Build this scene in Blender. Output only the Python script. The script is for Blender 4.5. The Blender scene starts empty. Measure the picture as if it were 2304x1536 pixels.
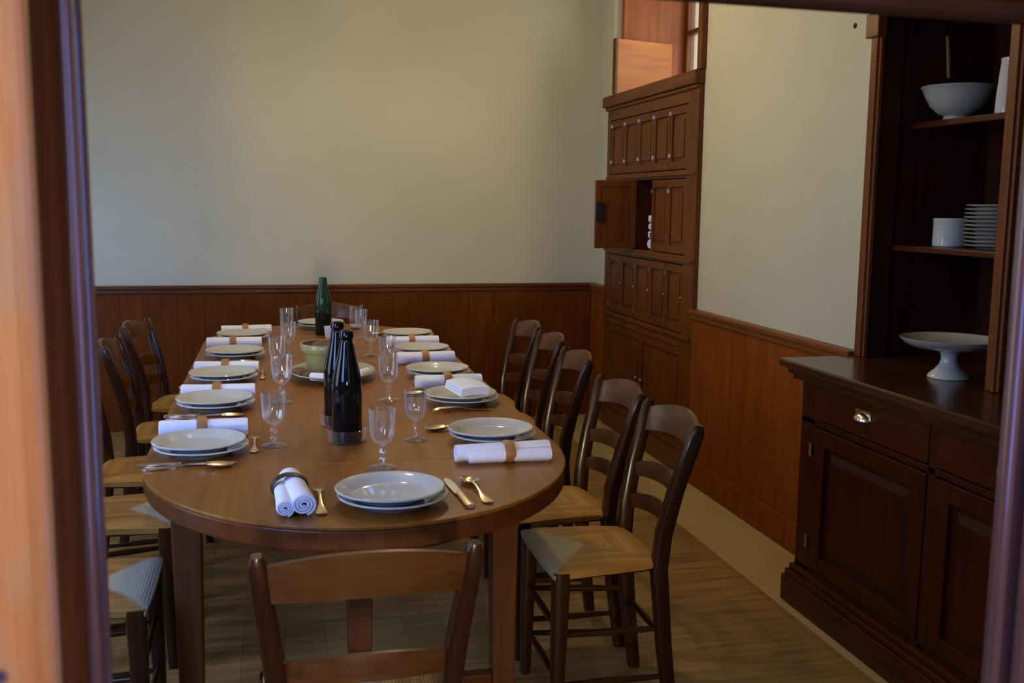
import bpy, math, random
from mathutils import Vector, Matrix
random.seed(7)
S = bpy.context.scene
COL = S.collection

# ------------------------------------------------------------------ camera
cd = bpy.data.cameras.new('camera')
cam = bpy.data.objects.new('camera', cd)
COL.objects.link(cam)
S.camera = cam
cam.matrix_world = Matrix((
    (0.97412, 0.02018, 0.22510, 0.0),
    (-0.22570, 0.13509, 0.96479, 0.0),
    (0.01094, 0.99063, -0.13615, 1.40),
    (0, 0, 0, 1)))
_f, _H = 2280.0, 1.40
def _set_cam():
    # depth direction vanishes at (620,450), verticals lean by 0.0108
    d = Vector((620 - 1152, 768 - 450, -_f))
    b = _f * _f / (d.x * 0.0108 + d.y)
    a = -0.0108 * b
    Yc = d.normalized()
    Zc = -Vector((a, -b, -_f)).normalized()
    Xc = Yc.cross(Zc)
    R = Matrix((Xc, Yc, Zc)).to_4x4()
    cam.matrix_world = Matrix.Translation((0, 0, _H)) @ R
_set_cam()
cd.sensor_fit = 'HORIZONTAL'; cd.sensor_width = 36.0
cd.lens = _f / 2304 * 36.0
cd.clip_start = 0.02
cd.dof.use_dof = True; cd.dof.focus_distance = 3.2; cd.dof.aperture_fstop = 8.0

# ------------------------------------------------------------------ world, lights, exposure
w = bpy.data.worlds.new('world'); S.world = w; w.use_nodes = True
bg = w.node_tree.nodes['Background']
bg.inputs[0].default_value = (0.86, 0.93, 1.0, 1); bg.inputs[1].default_value = 2.4
S.view_settings.view_transform = 'Standard'; S.view_settings.look = 'None'
S.view_settings.gamma = 1.0; S.view_settings.exposure = -0.06
S.view_settings.use_curve_mapping = False
S.cycles.use_denoising = True
S.cycles.max_bounces = 8; S.cycles.diffuse_bounces = 4; S.cycles.glossy_bounces = 4
S.cycles.transparent_max_bounces = 24; S.cycles.transmission_bounces = 8
S.cycles.caustics_reflective = False; S.cycles.caustics_refractive = False
S.cycles.sample_clamp_indirect = 6

def area(name, loc, target, sx, sy, power, col, spread=math.pi):
    l = bpy.data.lights.new(name, 'AREA'); l.shape = 'RECTANGLE'; l.size = sx; l.size_y = sy
    l.energy = power; l.color = col; l.spread = spread
    o = bpy.data.objects.new(name, l); COL.objects.link(o); o.location = loc
    o.rotation_euler = (Vector(target) - Vector(loc)).to_track_quat('-Z', 'Y').to_euler()
    return o
def point(name, loc, power, col, r=0.04):
    l = bpy.data.lights.new(name, 'POINT'); l.energy = power; l.color = col; l.shadow_soft_size = r
    o = bpy.data.objects.new(name, l); COL.objects.link(o); o.location = loc
    return o
COOL = (0.45, 0.62, 1.0); DAY = (0.80, 0.86, 1.0); WARM = (1.0, 0.72, 0.40)
# daylight through the two windows of the left wall
area('window_light_far', (-1.88, 5.00, 1.05), (-0.9, 6.3, 0.95), 0.9, 1.2, 9.5, (0.20, 0.40, 1.0), math.radians(110))
area('window_light_near', (-1.88, 2.6, 1.45), (0.2, 2.9, 0.7), 0.9, 1.7, 10, (0.50, 0.66, 1.0), math.radians(110))
area('front_fill_light', (-1.15, 0.94, 1.55), (0.25, 3.1, 0.7), 0.7, 1.0, 16, (0.24, 0.42, 1.0), math.radians(120))  # added blue fill from the front wall, not a left-wall window
# lamps under the ceiling (two bulbs) over the table
point('ceiling_bulb_a', (0.80, 4.70, 2.50), 29, WARM, 0.05)
point('ceiling_bulb_b', (0.05, 3.40, 2.52), 20, WARM, 0.05)
# daylight of the hall behind the camera, then two added fills for the frame
area('hall_window_light', (-0.05, -3.7, 1.06), (0.6, 6.0, 1.9), 0.26, 0.45, 18, (1.0, 0.78, 0.50), math.radians(70))
area('hall_lamp_light', (-0.6, -1.6, 2.5), (-0.1, 0.7, 1.3), 0.5, 0.5, 9, (1.0, 0.78, 0.55))
area('hall_side_light', (2.15, -0.1, 1.3), (0, 0.5, 1.3), 0.8, 1.9, 36, (0.22, 0.32, 1.0))
area('hall_fill_left', (-1.9, -0.05, 1.3), (0.74, 0.5, 1.3), 0.8, 1.9, 44, (0.18, 0.28, 1.0))  # added fill, no window known here: turns the right beads blue
area('hall_fill_back', (1.5, -2.2, 1.8), (-0.2, 0.7, 1.3), 0.8, 1.4, 16, (0.42, 0.50, 1.0))  # added fill: brightens the casing face with bluish light
# daylight of the recessed window over the cupboard
area('recess_window_light', (2.62, 5.4, 2.4), (1.9, 6.0, 2.25), 0.6, 0.7, 6, (1.0, 0.80, 0.58))

# ------------------------------------------------------------------ materials
def mat(name):
    m = bpy.data.materials.new(name); m.use_nodes = True
    nt = m.node_tree; return m, nt, nt.nodes['Principled BSDF']
def N(nt, t, **k):
    n = nt.nodes.new(t)
    for a, v in k.items():
        if hasattr(n, a): setattr(n, a, v)
        else: n.inputs[a.replace('_', ' ')].default_value = v
    return n
def wood(name, c1, c2, rough=0.4, axis='Z', scale=6.0, bump=0.08, coat=0.0, stretch=14.0, wear=None, spec=0.25):
    m, nt, b = mat(name)
    tc = N(nt, 'ShaderNodeTexCoord'); mp = N(nt, 'ShaderNodeMapping')
    s = [stretch, stretch, stretch]; s['XYZ'.index(axis)] = 1.0
    mp.inputs['Scale'].default_value = s
    nt.links.new(tc.outputs['Object'], mp.inputs[0])
    n1 = N(nt, 'ShaderNodeTexNoise', Scale=scale * 0.5, Detail=6.0, Roughness=0.6)
    n1.inputs['Distortion'].default_value = 0.6
    nt.links.new(mp.outputs[0], n1.inputs['Vector'])
    n2 = N(nt, 'ShaderNodeTexNoise', Scale=2.3, Detail=3.0)
    nt.links.new(tc.outputs['Object'], n2.inputs['Vector'])
    ad = N(nt, 'ShaderNodeMath', operation='MULTIPLY_ADD'); ad.inputs[1].default_value = 0.45; 
    nt.links.new(n2.outputs['Fac'], ad.inputs[0]); 
    ml = N(nt, 'ShaderNodeMath', operation='MULTIPLY'); ml.inputs[1].default_value = 0.75
    nt.links.new(n1.outputs['Fac'], ml.inputs[0]); nt.links.new(ml.outputs[0], ad.inputs[2])
    r = N(nt, 'ShaderNodeValToRGB'); r.color_ramp.elements[0].position = 0.42; r.color_ramp.elements[1].position = 0.75
    r.color_ramp.elements[0].color = (*c1, 1); r.color_ramp.elements[1].color = (*c2, 1)
    nt.links.new(ad.outputs[0], r.inputs[0])
    out = r.outputs[0]
    if wear:
        n3 = N(nt, 'ShaderNodeTexNoise', Scale=5.0, Detail=5.0, Roughness=0.7)
        mp3 = N(nt, 'ShaderNodeMapping'); mp3.inputs['Scale'].default_value = [3 if v > 1 else 1 for v in s]
        nt.links.new(tc.outputs['Object'], mp3.inputs[0]); nt.links.new(mp3.outputs[0], n3.inputs['Vector'])
        r3 = N(nt, 'ShaderNodeValToRGB'); r3.color_ramp.elements[0].position = 0.5; r3.color_ramp.elements[1].position = 0.66
        nt.links.new(n3.outputs['Fac'], r3.inputs[0])
        mx = N(nt, 'ShaderNodeMixRGB'); mx.inputs[2].default_value = (*wear, 1)
        nt.links.new(r3.outputs[0], mx.inputs[0]); nt.links.new(out, mx.inputs[1]); out = mx.outputs[0]
    if wear:
        vo = N(nt, 'ShaderNodeTexVoronoi', Scale=26.0); nt.links.new(tc.outputs['Object'], vo.inputs['Vector'])
        ns = N(nt, 'ShaderNodeTexNoise', Scale=9.0); nt.links.new(tc.outputs['Object'], ns.inputs['Vector'])
        rr = N(nt, 'ShaderNodeMapRange'); rr.inputs[1].default_value = 0.10; rr.inputs[2].default_value = 0.20; rr.inputs[3].default_value = 1.0; rr.inputs[4].default_value = 0.0
        nt.links.new(vo.outputs['Distance'], rr.inputs[0])
        r4 = N(nt, 'ShaderNodeMapRange'); r4.inputs[1].default_value = 0.50; r4.inputs[2].default_value = 0.56; nt.links.new(ns.outputs['Fac'], r4.inputs[0])
        mm = N(nt, 'ShaderNodeMath', operation='MULTIPLY'); nt.links.new(rr.outputs[0], mm.inputs[0]); nt.links.new(r4.outputs[0], mm.inputs[1])
        mx2 = N(nt, 'ShaderNodeMixRGB'); mx2.inputs[2].default_value = (0.05, 0.045, 0.07, 1)
        nt.links.new(mm.outputs[0], mx2.inputs[0]); nt.links.new(out, mx2.inputs[1]); out = mx2.outputs[0]
    nt.links.new(out, b.inputs['Base Color'])
    b.inputs['Roughness'].default_value = rough
    b.inputs['Coat Weight'].default_value = coat; b.inputs['Coat Roughness'].default_value = 0.15
    b.inputs['Specular IOR Level'].default_value = spec
    if bump:
        bp = N(nt, 'ShaderNodeBump'); bp.inputs['Strength'].default_value = bump; bp.inputs['Distance'].default_value = 0.004
        nt.links.new(n1.outputs['Fac'], bp.inputs['Height']); nt.links.new(bp.outputs[0], b.inputs['Normal'])
    return m
def plain(name, c, rough=0.5, metal=0.0, coat=0.0, noise=0.0, nscale=20.0, bump=0.0):
    m, nt, b = mat(name)
    b.inputs['Base Color'].default_value = (*c, 1); b.inputs['Roughness'].default_value = rough
    b.inputs['Metallic'].default_value = metal; b.inputs['Coat Weight'].default_value = coat; b.inputs['Coat Roughness'].default_value = 0.05
    tc = N(nt, 'ShaderNodeTexCoord'); n = N(nt, 'ShaderNodeTexNoise', Scale=nscale, Detail=4.0)
    nt.links.new(tc.outputs['Object'], n.inputs['Vector'])
    r = N(nt, 'ShaderNodeValToRGB')
    r.color_ramp.elements[0].color = (*[v * (1 - noise) for v in c], 1); r.color_ramp.elements[1].color = (*[min(1, v * (1 + noise)) for v in c], 1)
    nt.links.new(n.outputs['Fac'], r.inputs[0]); nt.links.new(r.outputs[0], b.inputs['Base Color'])
    if bump:
        bp = N(nt, 'ShaderNodeBump'); bp.inputs['Strength'].default_value = bump; bp.inputs['Distance'].default_value = 0.002
        nt.links.new(n.outputs['Fac'], bp.inputs['Height']); nt.links.new(bp.outputs[0], b.inputs['Normal'])
    return m
def clear_glass(name, tint=(0.97, 0.98, 0.98), refl=1.0, edge=(0.85, 0.90, 1.0), rim=0.30):
    # thin glass: light passes straight, the rim reflects and scatters a little by its angle
    m, nt, b = mat(name); nt.nodes.remove(b)
    o = nt.nodes['Material Output']
    tr = N(nt, 'ShaderNodeBsdfTransparent'); tr.inputs[0].default_value = (*tint, 1)
    gl = N(nt, 'ShaderNodeBsdfGlossy'); gl.inputs[0].default_value = (1, 1, 1, 1); gl.inputs['Roughness'].default_value = 0.03
    df = N(nt, 'ShaderNodeBsdfDiffuse'); df.inputs[0].default_value = (*edge, 1)
    lw = N(nt, 'ShaderNodeLayerWeight'); lw.inputs[0].default_value = 0.5
    pw = N(nt, 'ShaderNodeMath', operation='POWER'); pw.inputs[1].default_value = 2.6
    m2 = N(nt, 'ShaderNodeMath', operation='MULTIPLY_ADD'); m2.inputs[1].default_value = rim; m2.inputs[2].default_value = rim * 0.06
    nt.links.new(lw.outputs['Facing'], pw.inputs[0]); nt.links.new(pw.outputs[0], m2.inputs[0])
    a = N(nt, 'ShaderNodeMixShader'); nt.links.new(m2.outputs[0], a.inputs[0]); nt.links.new(tr.outputs[0], a.inputs[1]); nt.links.new(df.outputs[0], a.inputs[2])
    p5 = N(nt, 'ShaderNodeMath', operation='POWER'); p5.inputs[1].default_value = 5.0
    m5 = N(nt, 'ShaderNodeMath', operation='MULTIPLY_ADD'); m5.inputs[1].default_value = 0.5 * refl; m5.inputs[2].default_value = 0.07 * refl
    nt.links.new(lw.outputs['Facing'], p5.inputs[0]); nt.links.new(p5.outputs[0], m5.inputs[0])
    c = N(nt, 'ShaderNodeMixShader'); nt.links.new(m5.outputs[0], c.inputs[0])
    nt.links.new(a.outputs[0], c.inputs[1]); nt.links.new(gl.outputs[0], c.inputs[2]); nt.links.new(c.outputs[0], o.inputs[0])
    return m

M = {}
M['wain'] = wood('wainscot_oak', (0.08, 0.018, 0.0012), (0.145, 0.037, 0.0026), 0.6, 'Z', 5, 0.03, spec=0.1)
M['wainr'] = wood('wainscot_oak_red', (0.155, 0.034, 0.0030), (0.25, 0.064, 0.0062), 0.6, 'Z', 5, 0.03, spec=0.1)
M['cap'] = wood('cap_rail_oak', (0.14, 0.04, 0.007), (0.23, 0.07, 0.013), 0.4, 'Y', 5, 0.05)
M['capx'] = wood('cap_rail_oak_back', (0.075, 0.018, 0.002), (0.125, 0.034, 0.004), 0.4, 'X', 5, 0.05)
M['dark'] = wood('dresser_mahogany', (0.034, 0.005, 0.0012), (0.062, 0.011, 0.0022), 0.38, 'Z', 6, 0.05)
M['darky'] = wood('dresser_mahogany_rails', (0.042, 0.0068, 0.0016), (0.075, 0.015, 0.003), 0.36, 'Y', 6, 0.05)
M['counter'] = wood('worktop_mahogany', (0.04, 0.012, 0.004), (0.075, 0.025, 0.009), 0.24, 'Y', 5, 0.03, coat=0.3)
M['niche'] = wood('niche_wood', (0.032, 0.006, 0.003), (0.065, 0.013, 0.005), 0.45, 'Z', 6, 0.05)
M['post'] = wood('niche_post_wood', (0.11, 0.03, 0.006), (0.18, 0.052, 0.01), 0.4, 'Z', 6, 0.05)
M['cup'] = wood('cupboard_oak', (0.08, 0.021, 0.003), (0.155, 0.047, 0.007), 0.42, 'Z', 6, 0.08)
M['cupy'] = wood('cupboard_oak_rails', (0.09, 0.025, 0.004), (0.16, 0.053, 0.009), 0.42, 'Y', 6, 0.08)
M['shut'] = wood('shutter_wood', (0.34, 0.115, 0.022), (0.52, 0.195, 0.042), 0.4, 'X', 4, 0.03)
M['reveal'] = wood('recess_wood', (0.20, 0.060, 0.020), (0.34, 0.11, 0.035), 0.4, 'Z', 4, 0.03)
M['jamb'] = wood('door_frame_oak', (0.15, 0.042, 0.009), (0.25, 0.078, 0.017), 0.6, 'Z', 5, 0.12, spec=0.0)
M['casing'] = wood('door_casing_worn', (0.34, 0.13, 0.040), (0.56, 0.27, 0.10), 0.36, 'Z', 5, 0.2, coat=0.2, wear=(0.42, 0.26, 0.15))
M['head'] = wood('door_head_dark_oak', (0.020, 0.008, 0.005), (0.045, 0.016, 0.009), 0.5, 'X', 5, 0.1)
M['bead'] = wood('door_bead_varnished', (0.1, 0.05, 0.045), (0.2, 0.1, 0.085), 0.26, 'Z', 5, 0.12, coat=1.0)
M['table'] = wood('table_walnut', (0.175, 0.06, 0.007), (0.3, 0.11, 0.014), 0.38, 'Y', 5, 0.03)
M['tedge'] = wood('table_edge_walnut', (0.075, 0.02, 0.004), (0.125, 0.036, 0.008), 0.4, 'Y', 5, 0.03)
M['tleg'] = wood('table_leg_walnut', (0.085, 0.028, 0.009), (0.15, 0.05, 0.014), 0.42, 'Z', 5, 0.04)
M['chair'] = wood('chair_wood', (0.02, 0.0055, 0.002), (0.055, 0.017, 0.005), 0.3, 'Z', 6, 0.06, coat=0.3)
M['chairx'] = wood('chair_wood_rails', (0.075, 0.028, 0.008), (0.15, 0.06, 0.017), 0.32, 'X', 6, 0.06, coat=0.3)  # paler than the posts: window light on the rails put into the colour
M['plate'] = plain('glazed_china', (0.54, 0.55, 0.50), 0.07, coat=0.0, noise=0.02)
M['china'] = plain('cream_china', (0.40, 0.40, 0.34), 0.18, coat=0.5, noise=0.03)
M['cloth'] = plain('white_linen', (0.82, 0.86, 1.0), 0.9, noise=0.03, nscale=60, bump=0.4)
M['ring'] = plain('tan_leather', (0.36, 0.17, 0.055), 0.5, noise=0.25, nscale=40)
M['ringd'] = plain('black_leather', (0.018, 0.014, 0.012), 0.35, noise=0.2)
M['silver'] = plain('old_silver', (0.86, 0.74, 0.56), 0.25, metal=1.0, noise=0.08)
M['steel'] = plain('dull_steel', (0.42, 0.45, 0.52), 0.35, metal=0.85, noise=0.1)
M['brass'] = plain('aged_brass', (0.55, 0.38, 0.14), 0.35, metal=0.9, noise=0.1)
M['bottle'] = plain('dark_bottle_glass', (0.003, 0.004, 0.005), 0.06, coat=0.0, noise=0.1)
M['crock'] = plain('yellow_glaze', (0.34, 0.31, 0.12), 0.3, coat=0.3, noise=0.15, nscale=12)
M['crockin'] = plain('brown_glaze', (0.14, 0.085, 0.045), 0.3, noise=0.2)
M['bread'] = plain('bread_crust', (0.16, 0.085, 0.045), 0.85, noise=0.5, nscale=25, bump=0.6)
M['hingedark'] = plain('tarnished_steel', (0.16, 0.13, 0.11), 0.4, metal=0.7, noise=0.1)
M['iron'] = plain('dark_iron', (0.03, 0.028, 0.03), 0.5, metal=0.6, noise=0.2)
M['bottle'].node_tree.nodes['Principled BSDF'].inputs['Specular IOR Level'].default_value = 0.3
M['glass'] = clear_glass('clear_glass')
M['glass2'] = clear_glass('coaster_glass', rim=0.12)
M['pane'] = clear_glass('window_pane', (0.97, 0.98, 0.98), 0.6)
def green_glass():
    m, nt, b = mat('green_bottle_glass')
    b.inputs['Base Color'].default_value = (0.05, 0.22, 0.10, 1); b.inputs['Roughness'].default_value = 0.05
    b.inputs['Transmission Weight'].default_value = 0.6; b.inputs['IOR'].default_value = 1.5
    tc = N(nt, 'ShaderNodeTexCoord'); sp = N(nt, 'ShaderNodeSeparateXYZ'); nt.links.new(tc.outputs['Object'], sp.inputs[0])
    r = N(nt, 'ShaderNodeValToRGB'); r.color_ramp.elements[0].position = 0.10; r.color_ramp.elements[1].position = 0.125
    r.color_ramp.elements[0].color = (0.008, 0.02, 0.012, 1); r.color_ramp.elements[1].color = (0.025, 0.11, 0.06, 1)
    nt.links.new(sp.outputs[2], r.inputs[0]); nt.links.new(r.outputs[0], b.inputs['Base Color'])
    return m
M['green'] = green_glass()

def plaster():
    m, nt, b = mat('plaster_wall'); b.inputs['Roughness'].default_value = 0.75
    tc = N(nt, 'ShaderNodeTexCoord'); n = N(nt, 'ShaderNodeTexNoise', Scale=1.6, Detail=5.0); n2 = N(nt, 'ShaderNodeTexNoise', Scale=120.0, Detail=3.0)
    for q in (n, n2): nt.links.new(tc.outputs['Object'], q.inputs['Vector'])
    r = N(nt, 'ShaderNodeValToRGB'); r.color_ramp.elements[0].color = (0.48, 0.468, 0.325, 1); r.color_ramp.elements[1].color = (0.535, 0.518, 0.365, 1)
    r.color_ramp.elements[0].position = 0.3; r.color_ramp.elements[1].position = 0.7
    nt.links.new(n.outputs['Fac'], r.inputs[0]); nt.links.new(r.outputs[0], b.inputs['Base Color'])
    bp = N(nt, 'ShaderNodeBump'); bp.inputs['Strength'].default_value = 0.15; bp.inputs['Distance'].default_value = 0.002
    nt.links.new(n2.outputs['Fac'], bp.inputs['Height']); nt.links.new(bp.outputs[0], b.inputs['Normal'])
    return m
M['plaster'] = plaster()
def boards(name, c1, c2, ang, bw, rough=0.5):
    m, nt, b = mat(name); b.inputs['Roughness'].default_value = rough
    tc = N(nt, 'ShaderNodeTexCoord'); mp = N(nt, 'ShaderNodeMapping'); mp.inputs['Rotation'].default_value = (0, 0, ang)
    nt.links.new(tc.outputs['Object'], mp.inputs[0])
    br = N(nt, 'ShaderNodeTexBrick'); br.inputs['Scale'].default_value = 1.0
    br.inputs['Brick Width'].default_value = 2.4; br.inputs['Row Height'].default_value = bw; br.inputs['Mortar Size'].default_value = 0.0007
    br.inputs['Color1'].default_value = (*c1, 1); br.inputs['Color2'].default_value = (*c2, 1); br.inputs['Mortar'].default_value = (*[v * 0.35 for v in c1], 1)
    nt.links.new(mp.outputs[0], br.inputs['Vector'])
    n = N(nt, 'ShaderNodeTexNoise', Scale=3.0, Detail=5.0); mp2 = N(nt, 'ShaderNodeMapping'); mp2.inputs['Rotation'].default_value = (0, 0, ang); mp2.inputs['Scale'].default_value = (1, 12, 1)
    nt.links.new(tc.outputs['Object'], mp2.inputs[0]); nt.links.new(mp2.outputs[0], n.inputs['Vector'])
    r = N(nt, 'ShaderNodeValToRGB'); r.color_ramp.elements[0].color = (0.62, 0.6, 0.58, 1); r.color_ramp.elements[1].color = (1.25, 1.25, 1.25, 1)
    r.color_ramp.elements[0].position = 0.3; r.color_ramp.elements[1].position = 0.7
    nt.links.new(n.outputs['Fac'], r.inputs[0])
    mx = N(nt, 'ShaderNodeMixRGB', blend_type='MULTIPLY'); mx.inputs[0].default_value = 1.0
    nt.links.new(br.outputs[0], mx.inputs[1]); nt.links.new(r.outputs[0], mx.inputs[2]); nt.links.new(mx.outputs[0], b.inputs['Base Color'])
    return m
M['floor'] = boards('floor_boards', (0.27, 0.165, 0.060), (0.34, 0.215, 0.082), math.radians(90), 0.13, 0.48)
M['border'] = plain('floor_border', (0.44, 0.34, 0.175), 0.55, noise=0.12, nscale=6)
def rush():
    m, nt, b = mat('rush_weave'); b.inputs['Roughness'].default_value = 0.5
    tc = N(nt, 'ShaderNodeTexCoord'); sp = N(nt, 'ShaderNodeSeparateXYZ'); nt.links.new(tc.outputs['Object'], sp.inputs[0])
    ax = N(nt, 'ShaderNodeMath', operation='ABSOLUTE'); ay = N(nt, 'ShaderNodeMath', operation='ABSOLUTE')
    nt.links.new(sp.outputs[0], ax.inputs[0]); nt.links.new(sp.outputs[1], ay.inputs[0])
    gt = N(nt, 'ShaderNodeMath', operation='GREATER_THAN'); nt.links.new(ax.outputs[0], gt.inputs[0]); nt.links.new(ay.outputs[0], gt.inputs[1])
    mixv = N(nt, 'ShaderNodeMix'); mixv.data_type = 'FLOAT'
    nt.links.new(gt.outputs[0], mixv.inputs[0]); nt.links.new(sp.outputs[1], mixv.inputs[2]); nt.links.new(sp.outputs[0], mixv.inputs[3])
    mu = N(nt, 'ShaderNodeMath', operation='MULTIPLY'); mu.inputs[1].default_value = 900.0
    nt.links.new(mixv.outputs[0], mu.inputs[0])
    sn = N(nt, 'ShaderNodeMath', operation='SINE'); nt.links.new(mu.outputs[0], sn.inputs[0])
    cb = N(nt, 'ShaderNodeCombineXYZ'); nt.links.new(mixv.outputs[0], cb.inputs[0])
    no = N(nt, 'ShaderNodeTexNoise', Scale=26.0, Detail=3.0); nt.links.new(cb.outputs[0], no.inputs['Vector'])
    r = N(nt, 'ShaderNodeValToRGB'); r.color_ramp.elements[0].position = 0.36; r.color_ramp.elements[1].position = 0.62
    r.color_ramp.elements[0].color = (0.30, 0.135, 0.030, 1); r.color_ramp.elements[1].color = (0.52, 0.29, 0.080, 1)
    nt.links.new(no.outputs['Fac'], r.inputs[0])
    # front panel of the weave paler: window sheen put into its colour
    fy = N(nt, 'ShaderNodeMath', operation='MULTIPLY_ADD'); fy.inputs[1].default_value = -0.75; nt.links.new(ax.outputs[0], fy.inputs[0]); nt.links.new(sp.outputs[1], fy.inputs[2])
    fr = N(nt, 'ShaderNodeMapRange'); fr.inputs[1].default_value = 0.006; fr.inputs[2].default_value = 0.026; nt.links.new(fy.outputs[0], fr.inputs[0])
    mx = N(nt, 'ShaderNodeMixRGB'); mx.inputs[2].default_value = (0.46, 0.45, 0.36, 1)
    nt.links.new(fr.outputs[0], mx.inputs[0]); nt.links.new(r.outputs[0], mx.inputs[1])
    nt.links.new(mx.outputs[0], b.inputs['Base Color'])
    bp = N(nt, 'ShaderNodeBump'); bp.inputs['Strength'].default_value = 0.22; bp.inputs['Distance'].default_value = 0.0015
    nt.links.new(sn.outputs[0], bp.inputs['Height']); nt.links.new(bp.outputs[0], b.inputs['Normal'])
    return m
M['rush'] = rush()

# ------------------------------------------------------------------ mesh helpers
class MB:
    def __init__(s): s.v = []; s.f = []; s.m = []
    def add(s, vs, fs, mi=0):
        o = len(s.v); s.v += [tuple(p) for p in vs]; s.f += [tuple(i + o for i in f) for f in fs]; s.m += [mi] * len(fs); return s
    def box(s, a, b, mi=0):
        x0, y0, z0 = (min(p, q) for p, q in zip(a, b)); x1, y1, z1 = (max(p, q) for p, q in zip(a, b))
        return s.add([(x0, y0, z0), (x1, y0, z0), (x1, y1, z0), (x0, y1, z0), (x0, y0, z1), (x1, y0, z1), (x1, y1, z1), (x0, y1, z1)],
                     [(0, 3, 2, 1), (4, 5, 6, 7), (0, 1, 5, 4), (1, 2, 6, 5), (2, 3, 7, 6), (3, 0, 4, 7)], mi)
    def lathe(s, prof, seg=32, c=(0, 0, 0), sx=1.0, sy=1.0, mi=0, fn=None, cap=True):
        vs = []; fs = []
        for r, z in prof:
            for k in range(seg):
                a = 2 * math.pi * k / seg
                rr = r * (fn(a, z) if fn else 1.0)
                vs.append((c[0] + rr * math.cos(a) * sx, c[1] + rr * math.sin(a) * sy, c[2] + z))
        n = len(prof)
        for i in range(n - 1):
            for k in range(seg):
                k2 = (k + 1) % seg
                fs.append((i * seg + k, i * seg + k2, (i + 1) * seg + k2, (i + 1) * seg + k))
        if cap and prof[0][0] > 1e-6: fs.append(tuple(reversed(range(seg))))
        if cap and prof[-1][0] > 1e-6: fs.append(tuple((n - 1) * seg + k for k in range(seg)))
        return s.add(vs, fs, mi)
    def tube(s, pts, rad, seg=12, sq=None, mi=0):
        pts = [Vector(p) for p in pts]; n = len(pts)
        if not hasattr(rad, '__len__'): rad = [rad] * n
        vs = []; fs = []; ref = None
        for i, p in enumerate(pts):
            t = (pts[min(i + 1, n - 1)] - pts[max(i - 1, 0)]).normalized()
            if ref is None: ref = Vector((1, 0, 0)) if abs(t.x) < 0.9 else Vector((0, 1, 0))
            u = (ref - t * ref.dot(t)).normalized(); ref = u; v = t.cross(u)
            for k in range(seg):
                a = 2 * math.pi * (k + 0.5) / seg
                ca, sa = math.cos(a), math.sin(a)
                if sq:
                    e = 0.5; ca = math.copysign(abs(ca) ** e, ca); sa = math.copysign(abs(sa) ** e, sa)
                    q = p + u * ca * rad[i] * sq[0] + v * sa * rad[i] * sq[1]
                else: q = p + u * ca * rad[i] + v * sa * rad[i]
                vs.append(q)
        for i in range(n - 1):
            for k in range(seg):
                k2 = (k + 1) % seg
                fs.append((i * seg + k, i * seg + k2, (i + 1) * seg + k2, (i + 1) * seg + k))
        fs.append(tuple(reversed(range(seg)))); fs.append(tuple((n - 1) * seg + k for k in range(seg)))
        return s.add(vs, fs, mi)
    def slab(s, top, bot, mi=0):
        # closed sheet between two equally sized grids [i][j]
        ni, nj = len(top), len(top[0]); vs = [p for r in top for p in r] + [p for r in bot for p in r]; o = ni * nj; fs = []
        for i in range(ni - 1):
            for j in range(nj - 1):
                a, b, c, d = i * nj + j, (i + 1) * nj + j, (i + 1) * nj + j + 1, i * nj + j + 1
                fs.append((a, b, c, d)); fs.append((o + d, o + c, o + b, o + a))
        for i in range(ni - 1):
            a, b = i * nj, (i + 1) * nj; fs.append((a, o + a, o + b, b)); a += nj - 1; b += nj - 1; fs.append((a, b, o + b, o + a))
        for j in range(nj - 1):
            a, b = j, j + 1; fs.append((a, b, o + b, o + a)); a += (ni - 1) * nj; b += (ni - 1) * nj; fs.append((a, o + a, o + b, b))
        return s.add(vs, fs, mi)
    def prism(s, out, z0, z1, mi=0):
        n = len(out); vs = [(x, y, z0) for x, y in out] + [(x, y, z1) for x, y in out]
        fs = [tuple(reversed(range(n))), tuple(range(n, 2 * n))] + [(i, (i + 1) % n, (i + 1) % n + n, i + n) for i in range(n)]
        return s.add(vs, fs, mi)
    def xf(s, mt, start=0):
        for i in range(start, len(s.v)): s.v[i] = tuple(mt @ Vector(s.v[i]))
        return s
    def build(s, name, m, parent=None, bev=0.0, smooth=False, loc=None, label=None):
        me = bpy.data.meshes.new(name); me.from_pydata(s.v, [], s.f)
        ms = m if isinstance(m, (list, tuple)) else [m]
        for q in ms: me.materials.append(M[q] if isinstance(q, str) else q)
        for p, i in zip(me.polygons, s.m): p.material_index = i
        me.update()
        import bmesh
        bm = bmesh.new(); bm.from_mesh(me); bmesh.ops.recalc_face_normals(bm, faces=bm.faces); bm.to_mesh(me); bm.free()
        if smooth:
            for p in me.polygons: p.use_smooth = True
            me.set_sharp_from_angle(angle=math.radians(40))
        o = bpy.data.objects.new(name, me); COL.objects.link(o)
        if parent: o.parent = parent
        if loc: o.location = loc
        if bev:
            b = o.modifiers.new('bevel', 'BEVEL'); b.width = bev; b.segments = 2; b.limit_method = 'ANGLE'; b.angle_limit = math.radians(40)
        if label: o['label'] = label
        return o

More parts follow.
